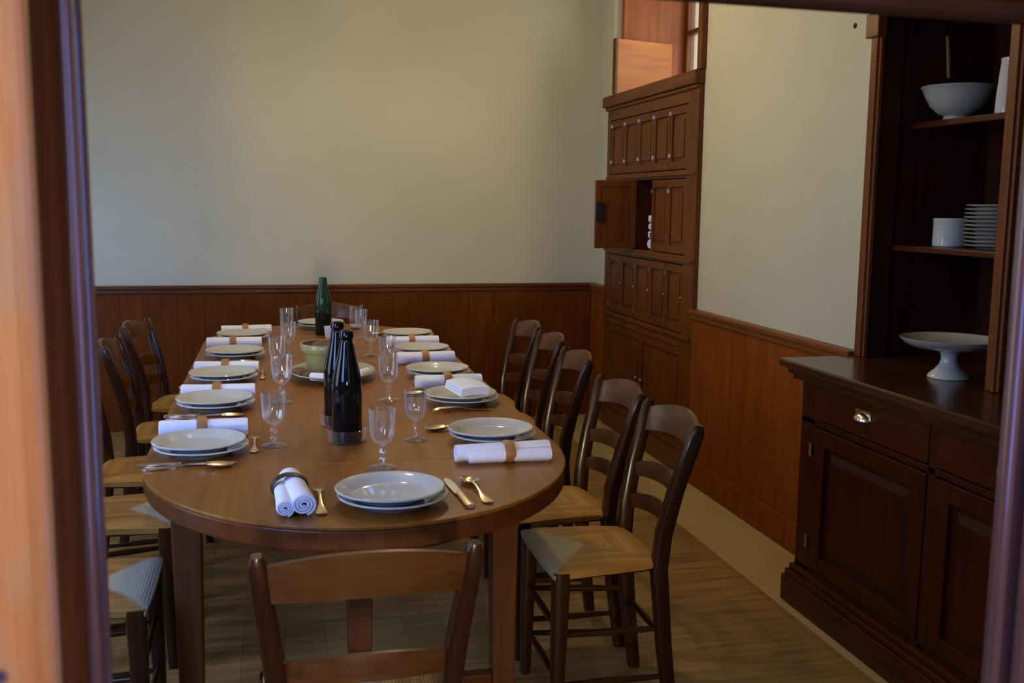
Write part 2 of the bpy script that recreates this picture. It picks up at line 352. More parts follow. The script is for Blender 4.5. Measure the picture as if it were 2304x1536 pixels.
def box(name, a, b, m, parent=None, bev=0.002, label=None):
    return MB().box(a, b).build(name, m, parent, bev, label=label)
def tag(o, label, cat=None, group=None, kind=None):
    o['label'] = label
    if cat: o['category'] = cat
    if group: o['group'] = group
    if kind: o['kind'] = kind
    return o
def thing(name, loc, label, cat, group=None, rz=0.0):
    o = bpy.data.objects.new(name, None); COL.objects.link(o); o.empty_display_size = 0.1
    o.location = loc; o.rotation_euler = (0, 0, rz)
    return tag(o, label, cat, group)
def struct(o, label=None):
    o['kind'] = 'structure'
    if label: o['label'] = label
    return o
def kids(o): return [c for c in COL.objects if c.parent == o]
def copy_tree(o, parent=None):
    c = o.copy(); COL.objects.link(c)
    if parent: c.parent = parent
    for ch in kids(o):
        d = ch.copy(); COL.objects.link(d); d.parent = c
        for g in kids(ch):
            e = g.copy(); COL.objects.link(e); e.parent = d
    return c
def dup(o, loc, rz, label, group=None):
    c = copy_tree(o); c.location = loc; c.rotation_euler = (0, 0, rz); c['label'] = label
    if group: c['group'] = group
    return c

# ------------------------------------------------------------------ room shell
XR, YB, ZC, XL, YF = 2.05, 6.42, 2.85, -1.9, 0.90
b = MB(); b.box((XL - .2, YF - .2, -.1), (1.71, YB + .2, 0), 0); b.box((1.71, YF - .2, -.1), (2.9, YB + .2, 0), 1)
struct(b.build('floor', ['floor', 'border']), 'brown board floor with a paler border along the right wall')
struct(MB().box((XL - .2, YF - .2, ZC), (2.9, YB + .2, ZC + .1)).build('ceiling', 'plaster'))
struct(MB().box((XL - .2, YB, 0), (2.9, YB + .15, ZC)).build('wall_back', 'plaster'), 'plain cream plaster wall behind the table')
# right wall with the cupboard and window recess (Y 4.72..5.86) and the dresser niche (Y 1.75..3.25)
b = MB()
b.box((XR, 3.25, 0), (XR + .6, 4.76, ZC)); b.box((XR, 6.125, 0), (XR + .6, YB, ZC))
b.box((XR, 4.76, 2.75), (XR + .6, 6.125, ZC)); b.box((XR, YF, 0), (XR + .6, 1.75, ZC)); b.box((XR, 1.75, 2.08), (XR + .6, 3.25, ZC))
b.box((2.52, 1.75, 0), (XR + .6, 3.25, 2.08)); b.box((2.43, 4.76, 0), (2.65, 6.125, 1.99))
struct(b.build('wall_right', 'plaster'), 'cream plaster wall on the right')
# left wall with two windows
b = MB(); ys = [(YF - .2, 2.1), (3.1, 4.45), (5.45, YB)]
for y0, y1 in ys: b.box((XL - .15, y0, 0), (XL, y1, ZC))
for y0, y1 in ((2.1, 3.1), (4.45, 5.45)): b.box((XL - .15, y0, 0), (XL, y1, .35)); b.box((XL - .15, y0, 2.35), (XL, y1, ZC))
struct(b.build('wall_left', 'plaster'))
# front wall round the doorway the picture is taken through
b = MB(); b.box((XL - .15, .72, 0), (-1.55, .90, ZC)); b.box((-.75, .72, 0), (-.30, .90, ZC)); b.box((-1.55, .72, 0), (-.75, .90, 1.0)); b.box((-1.55, .72, 2.1), (-.75, .90, ZC)); b.box((.90, .72, 0), (2.65, .90, ZC)); b.box((-.30, .72, 1.72), (.90, .90, ZC))
struct(b.build('wall_front', 'plaster'))
# hall behind the camera
b = MB(); b.box((-2.05, -3.8, 0), (-1.95, .72, ZC)); b.box((2.2, -3.8, 0), (2.3, .72, ZC)); b.box((-2.05, -3.9, 0), (2.3, -3.8, ZC))
struct(b.build('wall_hall', 'plaster'))
struct(MB().box((-2.05, -3.9, -.1), (2.3, .70, 0)).build('floor_hall', 'floor'))
struct(MB().box((-2.05, -3.9, ZC), (2.3, .72, ZC + .1)).build('ceiling_hall', 'plaster'))

# door frame in front of the camera
d = bpy.data.objects.new('door_1', None); COL.objects.link(d); struct(d, 'worn oak door frame the dining room is seen through')
b = MB(); b.box((-.30, .69, 0), (-.158, .725, 2.0)); b.tube([(-.160, .703, 0), (-.160, .703, 2.0)], 0.012, 16)
b.build('casing', 'casing', d, .003, label='worn pale orange casing')
box('jamb', (-.30, .71, 0), (-.156, .90, 1.72), 'jamb', d)
b = MB()
for y, r in ((.850, .009), (.868, .007), (.886, .010)): b.tube([(-.156, y, 0), (-.156, y, 1.60)], r, 16)
b.build('bead', 'bead', d, smooth=True)
b = MB(); b.box((.77, .69, 0), (.90, .725, 2.0)); b.build('casing', 'casing', d, .003)
box('jamb', (.748, .71, 0), (.90, .90, 1.72), 'casing', d, label='worn right jamb')
b = MB()
for y, r, x in ((.845, .012, .743), (.884, .016, .745)): b.tube([(x, y, 0), (x, y, 1.60)], r, 16)
b.build('bead', 'bead', d, smooth=True)
b = MB(); b.box((-.30, .71, 1.600), (.90, .90, 1.72)); b.tube([(-.15, .884, 1.599), (.745, .884, 1.591)], .014, 16)
b.build('door_head', 'head', d, .003, label='dark door head')

# wainscots, cap rails, skirtings
def wain_right(name, y0, y1):
    b = MB(); n = max(1, round((y1 - y0) / .30)); st = (y1 - y0) / n
    for i in range(n): b.box((2.024 - .0, y0 + i * st + .0006, .13), (XR, y0 + (i + 1) * st - .0006, .835))
    b.box((2.034, y0, 0), (XR, y1, .86))
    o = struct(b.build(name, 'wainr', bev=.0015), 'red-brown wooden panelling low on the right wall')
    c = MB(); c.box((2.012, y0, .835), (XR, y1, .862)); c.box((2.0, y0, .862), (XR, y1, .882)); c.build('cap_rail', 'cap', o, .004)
wain_right('trim_1', 3.25, 4.72)
wain_right('trim_2', 6.13, YB)
struct(box('baseboard_right', (2.012, 3.25, 0), (XR, 4.72, .13), 'wainr', None, .004))
b = MB(); x0, x1 = XL, XR - .03; n = 24; st = (x1 - x0) / n
for i in range(n): b.box((x0 + i * st + .0006, YB - .022, .13), (x0 + (i + 1) * st - .0006, YB, .835))
b.box((x0, YB - .012, 0), (x1, YB, .86))
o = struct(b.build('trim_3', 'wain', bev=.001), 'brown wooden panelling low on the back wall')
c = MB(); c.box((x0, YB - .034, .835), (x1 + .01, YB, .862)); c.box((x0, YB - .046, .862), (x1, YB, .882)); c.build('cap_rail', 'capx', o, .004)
struct(box('baseboard_back', (XL, YB - .035, 0), (2.015, YB, .13), 'wain', None, .004))

def window_left(name, y0, y1, z0, z1):
    o = bpy.data.objects.new(name, None); COL.objects.link(o); struct(o)
    b = MB(); t = .05; x0, x1 = XL - .10, XL - .05
    b.box((x0, y0, z0), (x1, y0 + t, z1)); b.box((x0, y1 - t, z0), (x1, y1, z1)); b.box((x0, y0 + t, z0), (x1, y1 - t, z0 + t)); b.box((x0, y0 + t, z1 - t), (x1, y1 - t, z1))
    ym = (y0 + y1) / 2; b.box((x0, ym - .02, z0 + t), (x1, ym + .02, z1 - t)); b.build('window_frame', 'wain', o, .002)
    MB().box((x0 + .02, y0 + t, z0 + t), (x0 + .024, y1 - t, z1 - t)).build('pane', 'pane', o)
window_left('window_1', 2.1, 3.1, .35, 2.35); window_left('window_2', 4.45, 5.45, .35, 2.35)

o = bpy.data.objects.new('added_window', None); COL.objects.link(o); struct(o)  # made-up window, added to house the blue fill light
b = MB()
for x0, x1 in ((-1.55, -1.50), (-.80, -.75), (-1.17, -1.13)): b.box((x0, .80, 1.0), (x1, .85, 2.1))
for z0, z1 in ((1.0, 1.05), (2.05, 2.1)): b.box((-1.55, .80, z0), (-.75, .85, z1))
b.build('window_frame', 'wain', o, .002)
MB().box((-1.50, .822, 1.05), (-.80, .826, 2.05)).build('pane', 'pane', o)

# recessed window over the cupboard
o = bpy.data.objects.new('window_3', None); COL.objects.link(o); struct(o, 'bright narrow window in a wooden recess above the cupboard')
b = MB(); b.box((2.105, 6.085, 2.046), (2.53, 6.124, 2.75)); b.box((2.095, 6.075, 2.046), (2.125, 6.124, 2.75)); b.build('reveal_board', 'reveal', o, .003)
b = MB(); b.box((XR - .03, 4.71, 2.054), (2.53, 4.76, 2.75)); b.build('reveal_board', 'cup', o, .003)
b = MB(); b.box((2.49, 6.03, 2.046), (2.54, 6.084, 2.75)); b.box((2.49, 4.762, 2.046), (2.54, 4.81, 2.75)); b.box((2.49, 4.81, 2.046), (2.54, 6.03, 2.09)); b.box((2.49, 4.81, 2.70), (2.54, 6.03, 2.75))
b.box((2.49, 5.40, 2.09), (2.54, 5.43, 2.70)); b.build('window_frame', 'cup', o, .003)
box('glazing_bar', (2.495, 4.81, 2.43), (2.535, 6.03, 2.457), 'cup', o)
MB().box((2.515, 4.81, 2.09), (2.519, 6.03, 2.70)).build('pane', 'pane', o)

t = thing('shutter', (2.006, 5.935, 2.053), 'plain orange-brown wooden shutter leaf standing open above the tall cupboard', 'shutter', rz=math.radians(17))
b = MB(); b.box((0, 0, 0), (.42, .022, .325)); b.build('board', 'shut', t, .003)
b = MB(); b.box((-.012, -.004, 0), (.006, .026, .325)); b.build('edge_strip', 'cup', t, .002, label='darker edge strip')

# ------------------------------------------------------------------ cupboard with many small doors
t = thing('cupboard', (0, 0, 0), 'tall narrow oak cupboard of small panelled doors in the right wall near the corner', 'cupboard')
CF, CY0, CY1 = 2.022, 4.72, 6.125
b = MB()
b.box((2.05, CY0 + .04, 0), (2.42, CY0 + .06, 2.0)); b.box((2.05, CY1 - .03, 0), (2.42, CY1 - .01, 2.0)); b.box((2.38, CY0 + .04, 0), (2.41, CY1 - .01, 2.0))
b.box((2.03, CY0 + .04, 1.96), (2.41, CY1 - .01, 1.99))
b.build('body', 'cup', t, .002)
box('stile', (CF, CY0, 0), (2.05, CY0 + .135, 1.97), 'cup', t)
box('stile', (CF, CY1 - .06, 0), (2.05, CY1, 1.97), 'cup', t)
b = MB()
for z0, z1 in ((1.905, 1.975), (1.535, 1.575), (1.095, 1.14), (.665, .735), (0, .12)): b.box((CF + .002, CY0 + .13, z0), (2.05, CY1 - .055, z1))
b.box((CF - .01, CY0 + .01, 1.548), (2.03, CY1, 1.560)); b.box((CF - .012, CY0 + .01, 1.108), (2.03, CY1, 1.122)); b.box((CF - .012, CY0 + .01, .715), (2.03, CY1, .735))
b.build('rail', 'cupy', t, .002)
b = MB(); b.box((CF - .03, CY0 - .005, 1.985), (2.05, CY1 + .03, 2.052)); b.box((2.05, CY0 + .042, 2.0), (2.49, CY1 - .002, 2.052)); b.box((CF - .015, CY0 - .0, 1.965), (2.05, CY1 + .015, 1.985))
b.build('cornice', 'cupy', t, .008)
Y0, Y1 = CY0 + .14, CY1 - .065; pw = (Y1 - Y0) / 5
def small_door(parent, y0, y1, z0, z1, sash, name='door'):
    f = CF + .004; b = MB(); g = .003; sw = .030
    b.box((f, y0 + g, z0), (f + .018, y0 + sw, z1)); b.box((f, y1 - sw, z0), (f + .018, y1 - g, z1))
    b.box((f, y0 + sw, z0), (f + .018, y1 - sw, z0 + .04)); b.box((f, y0 + sw, z1 - .04), (f + .018, y1 - sw, z1))
    # bevelled raised field
    b.box((f + .012, y0 + sw, z0 + .04), (f + .018, y1 - sw, z1 - .04)); b.box((f + .003, y0 + sw + .022, z0 + .062), (f + .012, y1 - sw - .022, z1 - .062))
    return b.build(name, 'cup', parent, .002)
def hinge(parent, y, z, m='steel'):
    b = MB(); b.tube([(CF - .001, y, z - .011), (CF - .001, y, z + .011)], .005, 10); b.box((CF, y - .013, z - .008), (CF + .005, y + .013, z + .008)); return b.build('hinge', m, parent, .001, label='small silver hinge' if m == 'steel' else None)
for c in range(5):
    y1 = Y1 - c * pw; y0 = y1 - pw
    dd = small_door(t, y0, y1, 1.580, 1.900, None); hinge(dd, y1 - .012, 1.868); hinge(dd, y1 - .012, 1.652)
    if c != 2:
        dd = small_door(t, y0, y1, 1.145, 1.530, None)
        if c > 2: hinge(dd, y1 - .012, 1.468, 'steel' if c == 4 else 'hingedark'); hinge(dd, y1 - .012, 1.232, 'hingedark')
    dd = small_door(t, y0, y1, .740, 1.090, None)
    hinge(dd, y1 - .012, 1.04, 'hingedark'); hinge(dd, y1 - .012, .785, 'hingedark')
    MB().lathe([(0, 0), (.007, 0), (.008, .004), (0, .009)], 12).xf(Matrix.Translation((CF + .004, y0 + .016, .923)) @ Matrix.Rotation(-math.pi / 2, 4, 'Y')).build('keyhole_plate', 'steel', dd, smooth=True)
# open third door, standing square to the front
yh = Y1 - 2 * pw - .003; f0 = CF - .004
b = MB(); LW = pw + .005
b.box((f0 - LW, yh - .018, 1.147), (f0 - LW + .035, yh, 1.532)); b.box((f0 - .03, yh - .018, 1.147), (f0, yh, 1.532))
b.box((f0 - LW + .035, yh - .018, 1.147), (f0 - .03, yh, 1.185)); b.box((f0 - LW + .035, yh - .018, 1.494), (f0 - .03, yh, 1.532)); b.box((f0 - LW + .035, yh - .012, 1.185), (f0 - .03, yh - .004, 1.494))
dd = b.build('door', 'cup', t, .002, label='small cupboard door standing open')
box('lock', (f0 - LW + .002, yh - .026, 1.30), (f0 - LW + .048, yh - .018, 1.41), 'iron', dd, label='dark iron lock')
# pigeon hole behind it
b = MB(); y0 = Y1 - 3 * pw; y1 = Y1 - 2 * pw
b.box((2.045, y0 - .003, 1.14), (2.38, y0 + .004, 1.535)); b.box((2.045, y1 - .004, 1.14), (2.38, y1 + .003, 1.535)); b.box((2.045, y0, 1.13), (2.38, y1, 1.142)); b.box((2.045, y0, 1.533), (2.38, y1, 1.545))
b.build('compartment', 'niche', t)
# lower doors of the cupboard
ym = (Y0 + Y1) / 2
for y0, y1 in ((Y0, ym), (ym, Y1)):
    dd = small_door(t, y0, y1, .125, .660, None)
    MB().lathe([(0, 0), (.009, 0), (.011, .008), (0, .016)], 12).xf(Matrix.Translation((CF + .004, (y0 + .04) if y0 == ym else (y1 - .04), .40)) @ Matrix.Rotation(-math.pi / 2, 4, 'Y')).build('knob', 'brass', dd, smooth=True)
# linen rolls in the compartment
yc = Y1 - 2.5 * pw

# ------------------------------------------------------------------ rolled napkins
def spiral_roll(L, R, sq=0.9, seed=0, small=False):
    rnd = random.Random(seed); b = MB(); turns = 3.1; n = 72; th = R / (turns + 1.4); inner = []; outer = []
    for i in range(n + 1):
        a = 2 * math.pi * turns * i / n - 2.5; r = th * 1.05 + (R - th * 1.05) * i / n
        inner.append((math.cos(a) * (r - th * .84), math.sin(a) * (r - th * .84) * sq)); outer.append((math.cos(a) * r, math.sin(a) * r * sq))
    xs = [-L / 2, -L / 2 + .006, -L / 6, L / 6, L / 2 - .006, L / 2]
    def grid(pr):
        g = []
        for k, x in enumerate(xs):
            s = [.94, 1.0, .97, 1.0, 1.0, .93][k] + rnd.uniform(-.02, .02); row = []
            for (y, z) in pr: row.append((x, y * s, R * sq + z * s))
            g.append(row)
        return g
    g1 = grid(outer); rnd = random.Random(seed); g0 = grid(inner)
    b.slab(g1, g0)
    return b
def napkin(name, x, y, z, rz, label, L=.235, R=.030, ring='ring', ringx=0.0, seed=0, twin=False, group='rolled napkins beside the plates', cat='napkin'):
    t = thing(name, (x, y, z), label, cat, group, rz)
    b = spiral_roll(L, R, .92, seed)
    if twin:
        i = len(b.v); c = spiral_roll(L * .86, R * .74, .95, seed + 5)
        b.add(c.v, c.f); b.xf(Matrix.Translation((-.012, R * 1.0, 0)) @ Matrix.Rotation(math.radians(-5), 4, 'Z'), i)
    o = b.build('cloth', 'cloth', t, smooth=True)
    if ring:
        r = R * (1.06 if not twin else 1.0); bb = MB(); seg = 36; pts = []
        prof = [(-.013, r), (-.013, r + .0025), (0, r + .0045), (.013, r + .0025), (.013, r), (0, r - .001)]
        vs = []; fs = []
        for k in range(seg):
            a = 2 * math.pi * k / seg
            for (px, pr) in prof:
                yy = math.cos(a) * pr; zz = math.sin(a) * pr * .92
                if twin: yy = yy * 1.26 + R * .30
                vs.append((ringx + px, yy, max(R * .92 + zz, .0005)))
        for k in range(seg):
            for j in range(6): fs.append((k * 6 + j, ((k + 1) % seg) * 6 + j, ((k + 1) % seg) * 6 + (j + 1) % 6, k * 6 + (j + 1) % 6))
        bb.add(vs, fs); bb.build('napkin_ring', ring, t, smooth=True, label='tan ring' if ring == 'ring' else 'black ring')
    return t

# ------------------------------------------------------------------ table
TZ = 0.75; TXC = 0.20; TA = 0.535
def outline(a, y0, y1, bl, n=40):
    # straight sides, elliptical ends
    pts = []
    for i in range(n + 1):
        th = math.pi * i / n; pts.append((TXC + a * math.cos(th), y1 - bl + bl * math.sin(th)))
    for i in range(n + 1):
        th = math.pi + math.pi * i / n; pts.append((TXC + a * math.cos(th), y0 + bl + bl * math.sin(th)))
    return pts
table = thing('dining_table', (TXC, 3.72, 0), 'long brown wooden table with rounded ends laid for a meal', 'table')
off = (-TXC, -3.72)
def clipY(pts, lo, hi):
    def cl(ps, f, v):
        out = []
        for i in range(len(ps)):
            p, q = ps[i], ps[(i + 1) % len(ps)]
            if f(p): out.append(p)
            if f(p) != f(q):
                s_ = (v - p[1]) / (q[1] - p[1]); out.append((p[0] + (q[0] - p[0]) * s_, v))
        return out
    return cl(cl(pts, lambda p: p[1] >= lo, lo), lambda p: p[1] <= hi, hi)
full = [(x + off[0], y + off[1]) for x, y in outline(TA, 1.985, 5.45, .64)]
b = MB()
for lo, hi in ((-9, -1.2205), (-1.2195, -.4005), (-.3995, .4995), (.5005, 1.3195), (1.3205, 9)):
    pp = clipY(full, lo, hi); b.prism(pp, TZ - .009, TZ)
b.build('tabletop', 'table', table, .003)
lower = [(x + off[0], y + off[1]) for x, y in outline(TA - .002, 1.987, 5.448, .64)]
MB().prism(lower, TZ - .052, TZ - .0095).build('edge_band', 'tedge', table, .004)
ap = [(x + off[0], y + off[1]) for x, y in outline(TA - .10, 2.20, 5.25, .50)]
ap2 = [(x + off[0], y + off[1]) for x, y in outline(TA - .125, 2.225, 5.225, .48)]
b = MB(); n = len(ap); vs = [(x, y, z) for z in (TZ - .135, TZ - .053) for x, y in ap] + [(x, y, z) for z in (TZ - .135, TZ - .053) for x, y in ap2]
fs = []
for i in range(n):
    j = (i + 1) % n; fs += [(i, j, n + j, n + i), (2 * n + i, 3 * n + i, 3 * n + j, 2 * n + j), (i, 2 * n + i, 2 * n + j, j), (n + i, n + j, 3 * n + j, 3 * n + i)]
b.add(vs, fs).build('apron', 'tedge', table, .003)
for yy in (2.60, 4.84):
    for xx in (-.235, .195, .585):
        x, y = xx + off[0], yy + off[1]
        b = MB(); b.tube([(x, y, 0), (x, y, .35), (x, y, .62), (x, y, TZ - .053)], [.040, .046, .052, .056], 4, None)
        q = Matrix.Translation((x, y, 0)) @ Matrix.Identity(4) @ Matrix.Translation((-x, -y, 0)); b.xf(q)
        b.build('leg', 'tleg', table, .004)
    b = MB(); b.box((-.235 + off[0] + .03, yy + off[1] - .02, .085), (.585 + off[0] - .03, yy + off[1] + .02, .115)); b.build('stretcher', 'tedge', table, .004)

# ------------------------------------------------------------------ chairs
def slat(b, z0, z1, w0, w1, y0, bow, arch, th=.016, n=14, ylean=0.0):
    # curved board between the posts
    top = []; bot = []
    for i in range(n + 1):
        u = -1 + 2 * i / n; yb = y0 - bow * (1 - u * u); zz1 = z1 + arch * (1 - u * u); zz0 = z0 + arch * .45 * (1 - u * u)
        r1 = []; r2 = []
        for j in range(5):
            v = j / 4; z = zz0 + (zz1 - zz0) * v; ww = w0 + (w1 - w0) * v; yy = yb - ylean * v; t = th * (1 if v < .9 else .75)
            r1.append((u * ww, yy + t / 2, z)); r2.append((u * ww, yy - t / 2, z))
        top.append(r1); bot.append(r2)
    b.slab(top, bot)
    return b
def make_chair(label, group, slats=((.600, .640, .156, -.180), (.508, .545, .147, -.162))):
    t = thing('dining_chair', (0, 0, 0), label, 'chair', group)
    SH = .445
    # back posts: seat width .145, top .185, curved back
    for s in (-1, 1):
        pts = [(s * .150, -.195, 0), (s * .145, -.170, .20), (s * .143, -.150, .42), (s * .150, -.158, .52), (s * .163, -.183, .64), (s * .176, -.215, .75), (s * .182, -.232, .805), (s * .183, -.236, .822)]
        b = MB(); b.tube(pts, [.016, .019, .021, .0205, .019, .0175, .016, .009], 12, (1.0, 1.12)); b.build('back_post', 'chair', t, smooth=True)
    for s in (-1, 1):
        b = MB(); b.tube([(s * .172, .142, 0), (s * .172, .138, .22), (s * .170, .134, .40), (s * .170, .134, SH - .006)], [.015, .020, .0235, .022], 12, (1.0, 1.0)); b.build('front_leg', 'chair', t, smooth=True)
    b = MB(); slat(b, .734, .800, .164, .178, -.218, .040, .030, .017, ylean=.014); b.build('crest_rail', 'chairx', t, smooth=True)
    for z0, z1, w, y in slats:
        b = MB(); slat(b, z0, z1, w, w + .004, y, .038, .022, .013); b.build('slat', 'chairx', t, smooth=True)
    # rush seat
    n = 20; top = []; bot = []
    for i in range(n + 1):
        r1 = []; r2 = []
        for j in range(n + 1):
            u = -1 + 2 * i / n; v = -1 + 2 * j / n
            hw = .172 + .018 * v; x = u * hw; y = v * .158
            if v > 0: y += .006 * (1 - u * u)
            e = max(abs(u), abs(v)); h = .012 * (1 - e ** 6) - .010 * (1 - abs(abs(u) - abs(v))) ** 3 * (e) * .6 - .010 * (1 - e)
            if e > .97: h -= .006
            r1.append((x, y, SH + .002 + h)); r2.append((x * .985, y * .985, SH - .026 + .004 * e))
        top.append(r1); bot.append(r2)
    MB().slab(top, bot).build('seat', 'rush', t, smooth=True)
    b = MB()
    b.tube([(-.165, .142, SH - .018), (.165, .142, SH - .018)], .012, 10); b.tube([(-.14, -.150, SH - .018), (.14, -.150, SH - .018)], .012, 10)
    for s in (-1, 1): b.tube([(s * .142, -.15, SH - .018), (s * .168, .136, SH - .018)], .012, 10)
    b.build('seat_frame', 'chair', t, smooth=True)
    def st(p, q):
        m = tuple((a + c) / 2 for a, c in zip(p, q)); MB().tube([p, m, q], [.007, .0105, .007], 10).build('stretcher', 'chair', t, smooth=True)
    for z in (.14, .28): st((-.171, .139, z), (.171, .139, z))
    for s in (-1, 1):
        for z in (.115, .255): st((s * .147, -.175, z - .005), (s * .171, .137, z + .01))
    st((-.145, -.17, .22), (.145, -.17, .22))
    return t
chair = make_chair('wooden chair in the foreground with its back to the viewer, at the near table end', 'rush-seated chairs round the table', ((.566, .604, .151, -.172), (.490, .522, .145, -.160)))
front_chair = chair; chair.location = (.140, 1.885, 0); chair.rotation_euler = (0, 0, 0)
G = 'rush-seated chairs round the table'
R90 = math.pi / 2
used_side = []
chair = make_chair('side', G)
for x, y, rz, lb in (
    (.845, 2.63, R90, 'rush-seated chair nearest the doorway on the right of the table, seat in full view'),
    (.845, 3.07, R90 + .02, 'second chair from the doorway on the right side of the table'),
    (.900, 3.76, R90 - .04, 'middle chair of the five along the right side of the table'),
    (.945, 4.30, R90 - .02, 'second chair from the back wall on the right side of the table'),
    (.955, 4.76, R90 + .05, 'chair nearest the cupboard on the right side of the table, farthest back'),
    (-.475, 2.60, -R90, 'chair nearest the doorway on the left, its pale seat cut off by the door frame'),
    (-.475, 3.22, -R90 + .03, 'second chair from the doorway on the left side of the table'),
    (-.475, 3.74, -R90 - .02, 'middle chair of the five along the left side of the table'),
    (-.435, 4.38, -R90 + .0, 'second chair from the back wall on the left of the table, back seen edge on'),
    (-.425, 4.985, -R90 - .17, 'chair farthest back on the left side of the table, slats of its back showing'),
    (.280, 5.52, math.pi, 'chair at the far end of the table, hidden behind the green bottle')):
    if not used_side:
        chair.location = (x, y, 0); chair.rotation_euler = (0, 0, rz); chair['label'] = lb; used_side.append(1)
    else: dup(chair, (x, y, 0), rz, lb, G)

# ------------------------------------------------------------------ plates
def plate_prof(R=.119, h=.024):
    return [(0, .003), (R * .50, .003), (R * .54, 0), (R * .60, 0), (R * .66, .006), (R * .80, h * .60), (R, h - .002), (R * 1.002, h), (R * .985, h + .002), (R * .80, h * .78), (R * .72, h * .45), (R * .62, .007), (0, .006)]
pm = MB().lathe(plate_prof(), 56); soup = pm.build('dinner_plate', 'plate', smooth=True); soup_me = soup.data
tag(soup, '', 'plate', 'white plates on the table')
first = [True]
def plate(x, y, z, label, s=1.0, rz=0):
    o = soup if first[0] else soup.copy()
    if not first[0]: COL.objects.link(o)
    first[0] = False
    o.location = (x, y, z); o.rotation_euler = (0, 0, rz); o.scale = (s, s, s); o['label'] = label
    return o
PL = [('left', 'nearest the doorway', -.205, 2.675), ('left', 'second from the doorway', -.200, 3.26), ('left', 'in the middle', -.199, 3.75), ('left', 'second from the back', -.178, 4.31), ('left', 'farthest back', -.163, 4.86)]
PR = [('right', 'nearest the doorway', .565, 2.68), ('right', 'second from the doorway, carrying a folded napkin', .576, 3.21), ('right', 'in the middle', .580, 3.725), ('right', 'second from the back', .598, 4.28), ('right', 'farthest back', .601, 4.79)]
for side, w_, x, y in PL + PR:
    plate(x + .006, y - .004, TZ, 'lower white plate of the %s pair, %s' % ('%s-hand' % side, w_), 1.0)
    plate(x, y, TZ + .013, 'upper white plate of the %s pair, %s' % ('%s-hand' % side, w_), .99)
plate(.236, 2.138, TZ, 'lower white plate of the pair at the near end of the table', 1.01)
plate(.230, 2.144, TZ + .013, 'upper white plate of the pair at the near end of the table', 1.0)
plate(.216, 5.265, TZ, 'lower white plate at the far table end, behind the green bottle', 1.0)
plate(.214, 5.268, TZ + .013, 'upper white plate at the far table end, behind the green bottle', .99)

# ------------------------------------------------------------------ napkins on the table
R_ = math.radians
napkin('rolled_napkin', .030, 2.185, TZ, R_(97), 'napkin rolled end-on in a black ring at the near end of the table', .225, .029, 'ringd', .035, 3, True)
for x, y, rz, sd, lb in (
    (-.205, 2.86, 1, 1, 'white rolled napkin in a pale ring behind the front left plates'),
    (-.195, 3.415, -3, 2, 'white rolled napkin behind the second pair of plates on the left'),
    (-.190, 3.905, -6, 8, 'white rolled napkin behind the middle pair of plates on the left'),
    (-.190, 4.600, -2, 4, 'white rolled napkin behind the fourth pair of plates on the left'),
    (-.150, 5.035, 3, 5, 'white rolled napkin farthest back on the left side of the table'),
    (.580, 3.475, 1, 6, 'white rolled napkin between the second and middle plates on the right'),
    (.580, 4.035, 2, 7, 'white rolled napkin between the middle and fourth plates on the right'),
    (.590, 4.520, 0, 9, 'white rolled napkin farthest back on the right side of the table')):
    napkin('rolled_napkin', x, y, TZ, R_(rz), lb, .235, .0285, 'ring', -.005, sd)
napkin('rolled_napkin', .550, 2.455, TZ, R_(183), 'large white rolled napkin in a tan ring in front of the front right plates', .245, .027, 'ring', -.01, 12, True)
# folded napkin on the second right plate
b = MB(); n = 8
for k in range(3):
    top = []; bot = []
    for i in range(n + 1):
        r1 = []; r2 = []
        for j in range(n + 1):
            u = i / n; v = j / n; x = -.048 + .096 * u; y = -.065 + .13 * v - .004 * k
            z = .009 * k + .006 * math.sin(v * 3.1) * (k / 3) + .005 * math.sin(u * 3.14)
            r1.append((x, y, z + .0085)); r2.append((x, y, z))
        top.append(r1); bot.append(r2)
    b.slab(top, bot)
o = b.build('folded_napkin', 'cloth', smooth=True); o.location = (.592, 3.19, TZ + .042); o.rotation_euler = (R_(4), 0, R_(14))
tag(o, 'white napkin folded into a thick square on the second plate on the right', 'napkin')

# ------------------------------------------------------------------ cutlery (local: handle end at -Y, tip at +Y)
def flat_bar(b, pts, th):
    # pts: (y, halfwidth, z)
    top = [[(-w_, y, z + th), (0, y, z + th * 1.5), (w_, y, z + th)] for y, w_, z in pts]; bot = [[(-w_, y, z), (0, y, z), (w_, y, z)] for y, w_, z in pts]
    b.slab(top, bot)
def make_fork(L=.20):
    b = MB(); h = L / .20
    flat_bar(b, [(-.100 * h, .006, .003), (-.096 * h, .0105, .002), (-.085 * h, .012, .0015), (-.06 * h, .008, .002), (-.03 * h, .0035, .006), (.0, .003, .011), (.030 * h, .0035, .014), (.042 * h, .010, .013), (.052 * h, .0125, .012)], .0022)
    hd = b.build('fork', 'silver', smooth=True)
    b = MB()
    for k in range(4):
        x = -.0105 + .007 * k; b.tube([(x, .050 * h, .0135), (x, .075 * h, .013), (x * .95, .093 * h, .007), (x * .92, .100 * h, .0015)], [.0018, .0016, .0013, .0007], 6)
    return hd, b
def make_spoon(L=.20):
    b = MB()
    flat_bar(b, [(-.105, .006, .003), (-.100, .0105, .002), (-.088, .012, .0015), (-.06, .008, .002), (-.03, .0035, .006), (.0, .003, .010), (.030, .0035, .011), (.040, .006, .010)], .0022)
    o = b.build('spoon', 'silver', smooth=True)
    b = MB(); top = []; bot = []; n = 12
    for i in range(n + 1):
        th = math.pi * i / n; yy = .068 - .034 * math.cos(th); ww = .0205 * math.sin(th) ** .8 + .0008
        r1 = []; r2 = []
        for j in range(9):
            u = -1 + j / 4; dp = .010 * math.sin(th) * (1 - u * u); z = .012 - .004 * i / n
            r1.append((u * ww, yy, z - dp + .0012)); r2.append((u * ww, yy, z - dp))
        top.append(r1); bot.append(r2)
    b.slab(top, bot); return o, b
